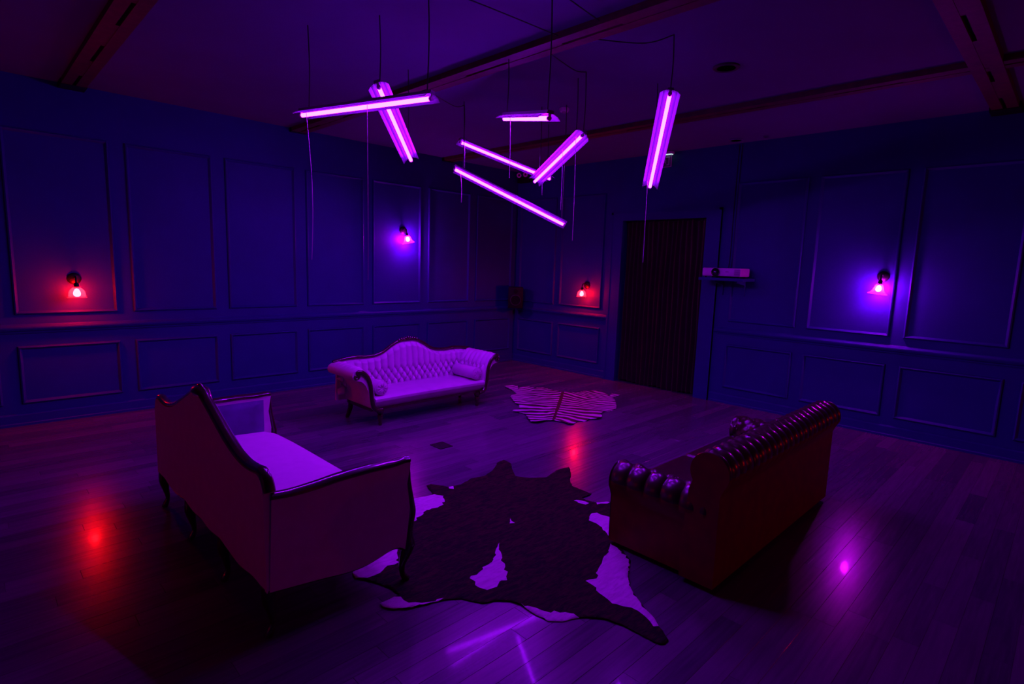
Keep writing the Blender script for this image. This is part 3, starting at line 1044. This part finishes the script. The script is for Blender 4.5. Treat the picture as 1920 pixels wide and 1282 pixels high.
def hide(name, outline, patches, step, mats, label, relief, jit):
    O = dens(outline, step, jit * 0.35)
    pts = list(O)
    edges = [(i, (i + 1) % len(O)) for i in range(len(O))]
    PP = []
    for pa in patches:
        q = dens(pa, step, jit)
        k = len(pts)
        pts += q
        edges += [(k + i, k + (i + 1) % len(q)) for i in range(len(q))]
        PP.append([(w.x, w.y) for w in q])
    xs, ys = [q.x for q in O], [q.y for q in O]
    OO = [(q.x, q.y) for q in O]
    x = min(xs)
    while x < max(xs):
        yy = min(ys)
        while yy < max(ys):
            if in_poly(x, yy, OO):
                pts.append(Vector((x + rng.uniform(-.2, .2) * step, yy + rng.uniform(-.2, .2) * step)))
            yy += step
        x += step
    vo, eo, fo, *_ = delaunay_2d_cdt(pts, edges, [], 0, 1e-5)
    F, mi = [], []
    for f in fo:
        cx = sum(vo[i].x for i in f) / len(f)
        cy = sum(vo[i].y for i in f) / len(f)
        if in_poly(cx, cy, OO):
            F.append(tuple(f))
            mi.append(1 if any(in_poly(cx, cy, p) for p in PP) else 0)
    arr = np.array(OO)
    V = []
    for q in vo:
        dmin = np.min(np.hypot(arr[:, 0] - q.x, arr[:, 1] - q.y))
        z = 0.0045 + relief(q.x, q.y) * math.exp(-dmin / 0.12)
        V.append((q.x, q.y, z))
    me = bpy.data.meshes.new(name)
    c = Vector((sum(xs) / len(xs), sum(ys) / len(ys), 0.0))
    me.from_pydata([tuple(Vector(v) - c) for v in V], [], F)
    for mm in mats:
        me.materials.append(mm)
    me.polygons.foreach_set('material_index', mi)
    bm = bmesh.new()
    bm.from_mesh(me)
    bmesh.ops.recalc_face_normals(bm, faces=bm.faces[:])
    if sum(f.normal.z for f in bm.faces) < 0:
        bmesh.ops.reverse_faces(bm, faces=bm.faces[:])
    bm.to_mesh(me)
    bm.free()
    me.shade_smooth()
    o = bpy.data.objects.new(name, me)
    COL.objects.link(o)
    o.location = c
    so = o.modifiers.new('thick', 'SOLIDIFY')
    so.thickness = 0.003
    so.offset = -1
    tag(o, label, 'rug')
    return o


def cow(P):
    return [at_z(660 + a / 3.1475, 850 + b / 3.1475, 0.006).xy for a, b in P]


COW = [(440, 190), (465, 183), (520, 188), (565, 200), (600, 196), (640, 185), (680, 165), (700, 150), (780, 135), (830, 100), (860, 55), (895, 40), (935, 58), (950, 105), (965, 132), (1050, 143), (1150, 140), (1210, 100),
       (1278, 82), (1293, 115), (1285, 160), (1300, 190), (1360, 215), (1412, 238), (1395, 250), (1362, 258), (1380, 278), (1440, 292), (1520, 285), (1600, 300), (1640, 330), (1580, 370), (1560, 420), (1560, 500), (1600, 570),
       (1640, 630), (1628, 720), (1645, 800), (1700, 880), (1765, 950), (1815, 1020), (1868, 1095), (1850, 1125), (1780, 1110), (1690, 1060), (1590, 1010), (1480, 970), (1380, 965), (1330, 970), (1240, 990), (1160, 985),
       (1090, 950), (1000, 895), (940, 870), (860, 865), (770, 880), (720, 870), (640, 855), (540, 862), (440, 890), (350, 912), (250, 918), (180, 905), (160, 885), (240, 850), (280, 830), (220, 790), (140, 760), (20, 730),
       (0, 700), (60, 660), (130, 600), (200, 575), (270, 560), (290, 500), (260, 430), (240, 350), (280, 290), (340, 268), (480, 245), (460, 215)]
CW = [[(540, 248), (548, 280), (520, 310), (440, 335), (400, 370), (360, 402), (255, 430), (235, 350), (278, 288), (340, 266), (480, 243)],
      [(875, 520), (870, 580), (890, 630), (915, 700), (915, 740), (870, 760), (840, 785), (795, 795), (730, 775), (705, 735), (760, 680), (820, 640), (845, 580)],
      [(1400, 360), (1450, 350), (1520, 380), (1562, 415), (1562, 505), (1515, 490), (1480, 440), (1400, 390)],
      [(1525, 530), (1642, 630), (1630, 720), (1647, 800), (1702, 880), (1767, 950), (1817, 1015), (1770, 1015), (1720, 960), (1680, 930), (1600, 900), (1500, 865), (1450, 820), (1420, 770), (1380, 755), (1440, 735), (1480, 650)],
      [(985, 882), (1080, 915), (1160, 935), (1290, 935), (1335, 968), (1240, 993), (1160, 988), (1090, 953), (1000, 898)],
      [(158, 885), (240, 848), (290, 850), (340, 880), (420, 885), (540, 860), (440, 893), (350, 915), (250, 921), (178, 908)],
      [(18, 733), (-3, 700), (60, 658), (130, 598), (200, 573), (272, 558), (275, 645), (210, 665), (160, 710), (100, 728)],
      [(930, 380), (945, 395), (960, 408), (935, 412)], [(1305, 275), (1350, 280), (1400, 296), (1350, 300)], [(570, 200), (600, 192), (598, 208), (572, 210)],
      [(1440, 288), (1520, 282), (1500, 296), (1450, 300)]]
hide('cowhide_rug', cow(COW), [cow(q) for q in CW], 0.026, [M['hide_dark'], M['hide_white']],
     'large dark brindle cowhide rug with white patches between the front sofas',
     lambda x, y: 0.0025 * (1 + math.sin(7 * x + 3 * y)) + 0.0015 * (1 + math.sin(13 * y - 5 * x)), 0.012)


def zeb(P):
    return [at_z(930 + a / 7.68, 700 + b / 7.68, 0.006).xy for a, b in P]


ZEB = [(120, 195), (240, 188), (310, 200), (322, 235), (345, 222), (450, 205), (560, 230), (640, 213), (720, 220), (780, 252), (900, 272), (960, 282), (1080, 285), (1200, 268), (1260, 253), (1400, 253), (1500, 263), (1570, 290),
       (1640, 318), (1665, 297), (1790, 315), (1725, 328), (1665, 345), (1702, 370), (1735, 480), (1730, 505), (1650, 537), (1560, 550), (1500, 590), (1530, 640), (1470, 662), (1350, 662), (1280, 690), (1170, 692), (1100, 735), (1040, 735),
       (960, 705), (880, 690), (790, 682), (720, 687), (660, 707), (580, 720), (495, 710), (450, 650), (420, 592), (380, 572), (235, 548), (250, 520), (340, 500), (330, 460), (280, 440), (240, 400), (205, 350), (230, 312), (300, 285), (235, 242)]
ZP0 = at_z(930 + 965 / 7.68, 700 + 283 / 7.68)
ZP1 = at_z(930 + 830 / 7.68, 700 + 668 / 7.68)


def zebra_mat():
    mt, nt, b = nodes('zebra hide')
    geo = N(nt, 'ShaderNodeNewGeometry')
    du = (ZP1 - ZP0).xy.normalized()
    dv = Vector((-du.y, du.x))
    ln = (ZP1 - ZP0).length
    sub = N(nt, 'ShaderNodeVectorMath', operation='SUBTRACT')
    sub.inputs[1].default_value = (ZP0.x, ZP0.y, 0)
    L(nt, geo.outputs['Position'], sub.inputs[0])

    def dot(v):
        q = N(nt, 'ShaderNodeVectorMath', operation='DOT_PRODUCT')
        q.inputs[1].default_value = (v.x, v.y, 0)
        L(nt, sub.outputs[0], q.inputs[0])
        return q.outputs['Value']

    def ma(op, a, b_=None, c=None):
        q = N(nt, 'ShaderNodeMath', operation=op)
        for i, w in enumerate((a, b_, c)):
            if w is None:
                continue
            if isinstance(w, (int, float)):
                q.inputs[i].default_value = w
            else:
                L(nt, w, q.inputs[i])
        return q.outputs[0]
    no = N(nt, 'ShaderNodeTexNoise')
    no.inputs['Scale'].default_value = 3.0
    no.inputs['Detail'].default_value = 2
    L(nt, sub.outputs[0], no.inputs['Vector'])
    wob = ma('MULTIPLY_ADD', no.outputs['Fac'], 0.22, -0.11)
    u = ma('ADD', dot(du), wob)
    v = dot(dv)
    av = ma('ABSOLUTE', v)
    # stripes fan out: away from the middle of the back they bend towards neck and tail
    fan = ma('MULTIPLY', ma('ABSOLUTE', ma('SUBTRACT', u, ln * 0.6)), ma('MULTIPLY', av, 0.8))
    fan2 = ma('MULTIPLY', av, 0.10)
    ph = ma('MULTIPLY', ma('SUBTRACT', ma('SUBTRACT', u, fan), fan2), 2 * math.pi / 0.115)
    sn = ma('SINE', ph)
    edge = ma('MULTIPLY', ma('SMOOTH_MAX', ma('SUBTRACT', av, 0.34), 0.0, 0.05), 2.2)
    tot = ma('ADD', sn, edge)
    sp = ma('LESS_THAN', ma('ADD', av, ma('MULTIPLY', wob, 0.25)), 0.020)
    tot2 = ma('SUBTRACT', tot, ma('MULTIPLY', sp, 3))
    cr = N(nt, 'ShaderNodeValToRGB')
    e = cr.color_ramp.elements
    e[0].position, e[0].color = 0.50, (0.018, 0.012, 0.016, 1)
    e[1].position, e[1].color = 0.72, (0.62, 0.57, 0.58, 1)
    L(nt, ma('MULTIPLY_ADD', tot2, 0.5, 0.5), cr.inputs['Fac'])
    L(nt, cr.outputs[0], b.inputs['Base Color'])
    b.inputs['Roughness'].default_value = 0.6
    b.inputs['Specular IOR Level'].default_value = 0.3
    return mt


hide('zebra_rug', zeb(ZEB), [], 0.03, [zebra_mat()], 'black and white striped zebra hide rug in front of the tufted sofa',
     lambda x, y: 0.012 * (1 + math.sin(9 * x + 2 * y)), 0.006)

# ------------------------------------------------------------------ small things
fb = thing('floor_box', 'small dark square floor outlet box between the sofas', 'outlet', (-3.90, -3.02, 0.0))
obj('lid', rbox(-3.965, -3.835, -3.095, -2.945, 0.0005, 0.005, 0.002, 1), 'black', fb, smooth=False)
obj('frame', join(box(-3.972, -3.965, -3.102, -2.938, 0, 0.006), box(-3.835, -3.828, -3.102, -2.938, 0, 0.006), box(-3.965, -3.835, -3.102, -3.095, 0, 0.006), box(-3.965, -3.835, -2.945, -2.938, 0, 0.006)), 'iron', fb, smooth=False)

# projector on its shelf
sh = thing('wall_shelf', 'narrow wall shelf carrying the white projector', 'shelf', (0, -3.93, 1.57))
obj('board', rbox(-0.34, -0.002, -4.20, -3.63, 1.585, 1.622, 0.004, 1), 'wall', sh, smooth=False)
for yy in (-4.08, -3.80):
    obj('bracket', prism([(-0.26, 1.585), (-0.002, 1.585), (-0.002, 1.40), (-0.02, 1.40), (-0.03, 1.53), (-0.26, 1.565)], yy - 0.012, yy + 0.012, 'y'), 'wall', sh, smooth=False)
pj = thing('projector', 'white video projector on the wall shelf beside the doorway', 'projector', (-0.19, -3.90, 1.622))
obj('body', rbox(-0.32, -0.06, -4.155, -3.665, 1.640, 1.742, 0.014, 3), 'white', pj)
obj('lens', join(lathe([(0.0, 0.0), (0.050, 0.0), (0.050, 0.028), (0.042, 0.034), (0.040, 0.020), (0.0, 0.022)], 28, (-0.318, -3.845, 1.690), (-1, 0, 0))), 'lens', pj)
obj('lens_glass', lathe([(0.0, 0.012), (0.02, 0.009), (0.036, 0.0), (0.0, -0.002)], 24, (-0.342, -3.845, 1.690), (-1, 0, 0)), 'lens', pj)
obj('grille', join(*[box(-0.3235, -0.318, -4.145, -4.075, 1.656 + 0.009 * k, 1.661 + 0.009 * k) for k in range(8)]), 'grey', pj, smooth=False)
obj('badge', box(-0.3225, -0.319, -4.005, -3.965, 1.692, 1.700), 'grey', pj, smooth=False)
for xx, yy in ((-0.29, -4.12), (-0.29, -3.70), (-0.10, -4.12), (-0.10, -3.70)):
    obj('foot', lathe([(0.0, 0.0), (0.012, 0.0), (0.010, 0.020), (0.0, 0.021)], 10, (xx, yy, 1.622)), 'black', pj)
for k, dy in ((0, 0.0), (1, -0.035)):
    obj('power_lead', tube(smooth_path([(-0.07, -3.86 + dy, 1.70), (-0.03, -3.86 + dy, 1.74), (-0.008, -3.865 + dy, 1.9), (-0.006, -3.862 + dy, 2.5), (-0.006, -3.868 + dy, H - 0.02)], 5), 0.005, 6), 'cable', pj)

# corner loudspeaker
sp_ = thing('loudspeaker', 'black loudspeaker mounted in the room corner', 'speaker', (-0.20, -0.22, 0.97))
c45 = Matrix.Rotation(math.radians(45), 3, 'Z')


def rot45(g, c):
    return [tuple(c45 @ Vector((a, b, 0)) + Vector((c[0], c[1], z))) for a, b, z in g[0]], g[1]


SC0 = (-0.24, -0.27)
obj('cabinet', rot45(rbox(-0.11, 0.11, -0.125, 0.125, 0.965, 1.325, 0.012, 2), SC0), 'black', sp_)
dirv = c45 @ Vector((-1, 0, 0))
fc = Vector((SC0[0], SC0[1], 0)) + dirv * 0.112
obj('woofer', lathe([(0.0, -0.008), (0.03, -0.004), (0.078, 0.004), (0.086, 0.004), (0.0, 0.0)], 28, (fc.x, fc.y, 1.105), dirv), 'grille', sp_)
obj('woofer_ring', tube([tuple(Vector((fc.x, fc.y, 1.105)) + dirv * 0.006 + (dirv.cross(Vector((0, 0, 1))) * math.cos(a) + Vector((0, 0, 1)) * math.sin(a)) * 0.085) for a in [2 * math.pi * i / 36 for i in range(37)]], 0.007, 6, cap=False), 'ring', sp_)
obj('tweeter', lathe([(0.0, 0.006), (0.02, 0.004), (0.036, 0.003), (0.0, 0.0)], 20, (fc.x, fc.y, 1.255), dirv), 'grille', sp_)
obj('bracket', join(tube([(-0.17, -0.19, 1.15), (-0.05, -0.06, 1.15)], 0.012, 8), rot45(box(-0.012, 0.012, -0.05, 0.05, 1.08, 1.22), (-0.045, -0.045))), 'iron', sp_)

# exit sign by the ceiling
ex = thing('exit_sign', 'small hanging exit sign high on the right wall behind a tube light', 'sign', (-0.09, -2.86, 3.06))
obj('housing', rbox(-0.12, -0.04, -3.00, -2.70, 3.235, 3.270, 0.005, 1), 'white', ex)
obj('light_strip', box(-0.105, -0.055, -2.985, -2.715, 3.226, 3.2355), 'sign_on', ex, smooth=False)
obj('panel', box(-0.086, -0.076, -2.975, -2.725, 3.075, 3.227), 'sign', ex, smooth=False)
man = [([(-2.86, 3.205), (-2.875, 3.213), (-2.887, 3.203), (-2.882, 3.190), (-2.868, 3.188)]), ([(-2.845, 3.180), (-2.868, 3.186), (-2.885, 3.150), (-2.905, 3.122), (-2.893, 3.115), (-2.868, 3.140), (-2.855, 3.120), (-2.838, 3.108), (-2.828, 3.116), (-2.846, 3.130), (-2.855, 3.148)]),
       ([(-2.868, 3.184), (-2.898, 3.168), (-2.905, 3.145), (-2.897, 3.142), (-2.888, 3.162), (-2.868, 3.170)]), ([(-2.90, 3.205), (-2.955, 3.205), (-2.955, 3.09), (-2.915, 3.09), (-2.915, 3.105), (-2.94, 3.105), (-2.94, 3.19), (-2.90, 3.19)])]
obj('pictogram', join(*[prism(q, -0.0885, -0.0862, 'x') for q in man]), 'white', ex, smooth=False)
obj('frame', join(box(-0.09, -0.072, -2.982, -2.975, 3.07, 3.23), box(-0.09, -0.072, -2.725, -2.718, 3.07, 3.23), box(-0.09, -0.072, -2.975, -2.725, 3.068, 3.075)), 'white', ex, smooth=False)

# twin-head emergency light near the corner
em = thing('emergency_light', 'twin-head emergency light high by the room corner', 'light fixture', (-0.10, -0.26, 3.14))
obj('body', rbox(-0.085, -0.002, -0.34, -0.06, 3.08, 3.17, 0.01, 2), 'black', em)
for yy in (-0.27, -0.12):
    h_ = obj('lamp_head', lathe([(0.0, -0.03), (0.026, -0.026), (0.036, 0.012), (0.040, 0.022), (0.030, 0.022), (0.0, 0.006)], 18, (-0.10, yy, 3.205), (-0.75, -0.55, -0.35)), 'white', em)
    obj('lens', lathe([(0.0, 0.018), (0.020, 0.016), (0.030, 0.010), (0.0, 0.006)], 16, (-0.10, yy, 3.205), (-0.75, -0.55, -0.35)), 'lens', h_)

# ceiling fittings


def ceil_disc(name, label, cat, x, y, r, material, rim):
    t = thing(name, label, cat, (x, y, H - 0.02))
    obj('rim', lathe([(r * 0.82, -0.0), (r, 0.0), (r, 0.010), (r * 0.9, 0.016), (r * 0.82, 0.012)], 28, (x, y, H), (0, 0, -1)), rim, t)
    rings = []
    for k in range(5):
        q = r * 0.8 * (k + 1) / 5
        rings.append(lathe([(q - r * 0.10, 0.003), (q, 0.003), (q, 0.009), (q - r * 0.10, 0.012)], 24, (x, y, H), (0, 0, -1)))
    obj('grille', join(*rings), material, t)


ceil_disc('ceiling_vent', 'round dark ceiling vent between the two beams at right', 'vent', -2.63, -4.90, 0.10, 'vent', 'vent')
ceil_disc('ceiling_speaker', 'small round ceiling fitting above the right wall', 'speaker', -0.21, -3.91, 0.085, 'vent', 'ceiling')
ceil_disc('sprinkler_plate', 'tiny round ceiling plate to the right of the exit sign', 'fitting', -0.19, -4.26, 0.035, 'vent', 'ceiling')
sd = thing('smoke_detector', 'small round smoke detector on the ceiling above the tube lights', 'detector', (-2.53, -3.17, H - 0.04))
obj('body', lathe([(0.0, 0.0), (0.05, 0.0), (0.05, 0.015), (0.040, 0.034), (0.0, 0.038)], 24, (-2.53, -3.17, H), (0, 0, -1)), 'white', sd)
obj('sensor_ring', lathe([(0.02, 0.036), (0.026, 0.036), (0.026, 0.042), (0.02, 0.042)], 18, (-2.53, -3.17, H), (0, 0, -1)), 'grey', sd)
